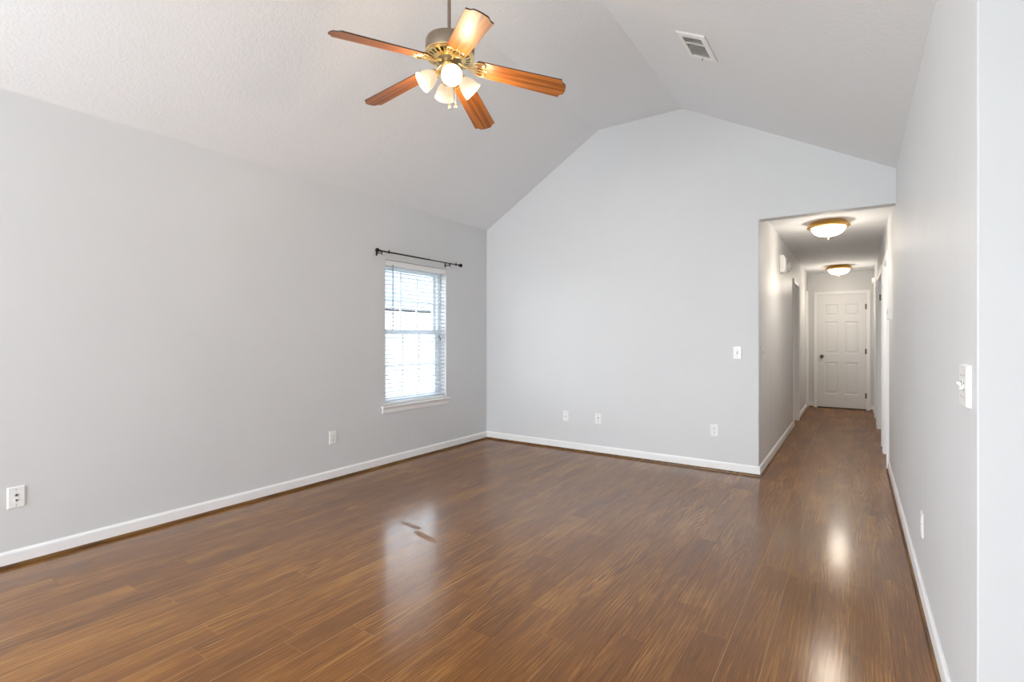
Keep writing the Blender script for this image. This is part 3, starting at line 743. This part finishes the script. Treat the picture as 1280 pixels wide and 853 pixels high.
# blades
blade_out = []
r0_, r1_ = .150, .655
def blade_outline():
    w0, w1 = .056, .068
    P = [(r0_+.004, -w0+.012), (r0_+.014, -w0)]
    P += [(r1_-.045, -w1)]
    # ogee corner, waist and pointed-arch tip
    P += [(r1_-.034, -w1+.000), (r1_-.030, -w1+.004), (r1_-.028, -w1+.012), (r1_-.024, -w1+.020), (r1_-.016, -w1+.026), (r1_-.007, -w1+.031), (r1_-.003, -w1+.040), (r1_-.001, -.012), (r1_, 0)]
    H_ = P[::-1][1:]
    return P+[(x, -y) for x, y in H_]
OUTL = blade_outline()
DROOP = math.radians(9.0)
PITCH = math.radians(-13)
for k in range(5):
    a = 4.406+k*2*PI/5
    Bm = TILT@Matrix.Rotation(a, 4, 'Z')@T(0, 0, .012)@Matrix.Rotation(DROOP, 4, 'Y')
    PM = Matrix.Rotation(PITCH, 4, 'X')
    bm = bmesh.new(); add_prism(bm, OUTL, -.003, .003, 'z')
    for f_ in bm.faces: f_.material_index = 0 if abs(f_.normal.z) > .5 else 1
    bm.normal_update()
    for f_ in bm.faces: f_.material_index = 0 if abs(f_.normal.z) > .5 else 1
    b_ = link_mesh('blade', bm, [M_BLADE, M_EDGE], fan)
    b_.matrix_local = Bm@PM
    # iron: arm from the flywheel, flaring into an openwork bracket under the blade root
    bm = bmesh.new()
    add_tube(bm, [(.055, 0, .004), (.07, 0, -.002), (.09, 0, -.009), (.11, 0, -.009), (.145, 0, -.007)], [.010, .008, .0065, .0065, .006], 10)
    def arc(pts, r=.0032): add_tube(bm, pts, r, 8)
    for s in (-1, 1):
        arc([(0.110, 0, -.008), (0.123, s*.018, -.008), (0.143, s*.038, -.007), (0.170, s*.050, -.006), (0.195, s*.048, -.0055), (0.207, s*.036, -.0055), (0.201, s*.022, -.0055), (0.185, s*.018, -.006)], .0042)
        arc([(0.130, 0, -.008), (0.145, s*.012, -.007), (0.170, s*.022, -.006), (0.193, s*.014, -.0055), (0.213, 0, -.0055)], .0036)
        arc([(0.145, s*.036, -.007), (0.160, s*.024, -.0065), (0.177, s*.020, -.006)], .003)
    arc([(0.145, 0, -.008), (0.180, 0, -.006), (0.213, 0, -.0055)], .004)
    for yy, xx in ((0, .207), (-.036, .189), (.036, .189)): add_lathe(bm, [(0, -.011), (.006, -.010), (.008, -.006), (.008, -.0035), (0, -.0035)], 12, T(xx, yy, 0))
    i_ = link_mesh('blade_iron', bm, M_GOLD, fan, smooth=True); i_.matrix_local = Bm@Matrix.Rotation(PITCH*.9, 4, 'X')
# light kit
for j, ad in enumerate((230, 320, 50, 140)):
    a = math.radians(ad); AM = TILT@Matrix.Rotation(a, 4, 'Z')
    arm = link_mesh('lamp_arm', tube([(.036, 0, -.052), (.048, 0, -.050), (.060, 0, -.056), (.068, 0, -.066)], .0065, 12, AM), M_GOLD, fan, smooth=True)
    ax_ = Vector((math.sin(math.radians(50)), 0, -math.cos(math.radians(50))))
    SM_ = AM@T(.060, 0, -.060)@along(ax_)@Matrix.Scale(.93, 4)
    link_mesh('fitter', lathe([(0, -.004), (.014, -.003), (.026, .004), (.029, .014), (.028, .022), (.024, .022), (0, .014)], 28, SM_), M_GOLD, arm, smooth=True)
    prof_o = [(.024, .016), (.030, .026), (.040, .042), (.048, .060), (.0525, .080), (.055, .098), (.060, .112)]
    prof_i = [(r-.0028, z) for r, z in prof_o[::-1]]
    link_mesh('glass_shade', lathe(prof_o+[(.0585, .114)]+prof_i, 40, SM_), M_SHADE, fan, smooth=True)
    link_mesh('bulb', lathe([(0, .016), (.012, .018), (.013, .034), (.020, .048), (.026, .062), (.026, .074), (.019, .086), (.008, .092), (0, .093)], 24, SM_), M_BULB, fan, smooth=True)
    l = bpy.data.lights.new('fan_lamp', 'POINT'); l.energy = FAN_LAMP; l.color = WARM; l.shadow_soft_size = .02
    o = bpy.data.objects.new('fan_lamp', l); COL.objects.link(o); o.parent = fan
    o.location = (SM_@Vector((0, 0, .165)))
# pull chains
for j, (px_, py_, zz) in enumerate(((.008, -.006, -.225), (.034, .012, -.222))):
    ch_ = link_mesh('pull_chain', tube([(px_, py_, -.08), (px_, py_, zz)], .0011, 6), M_GOLD, fan)
    link_mesh('chain_pull', lathe([(0, .026), (.002, .025), (.006, .012), (.0075, .004), (.006, -.002), (0, -.003)], 14, T(px_, py_, zz-.022)), M_GOLD, ch_, smooth=True)

# ------------------------------------------------------------------ outdoors seen through the blinds
link_mesh('ground', box((-40, -25, -1.25), (XL-.171, 40, -1.1)), M_GRASS, kind='structure')
nb = empty('neighbor_house', (-9.0, 9.0, -1.1)); setm(nb, 'pale neighbouring house with lap siding seen through the window blinds', 'house')
bm = bmesh.new(); yy0, yy1 = -8, 16
for k in range(20):
    z = k*.15
    add_prism(bm, [(0, z), (0, z+.149), (.004, z+.149), (.022, z)], yy0, yy1, 'y')
add_box(bm, (-7, yy0, 0), (0, yy1, 3.0))
link_mesh('siding_wall', bm, M_SIDING, nb)
bm = prism([(.40, 3.04), (.40, 3.07), (-3.5, 4.92), (-7.4, 3.07), (-7.4, 3.04)], yy0-.3, yy1+.3, 'y')
link_mesh('roof', bm, M_ROOF, nb)
link_mesh('gutter', box((.40, yy0-.3, 3.035), (.47, yy1+.3, 3.075)), M_GREY, nb)
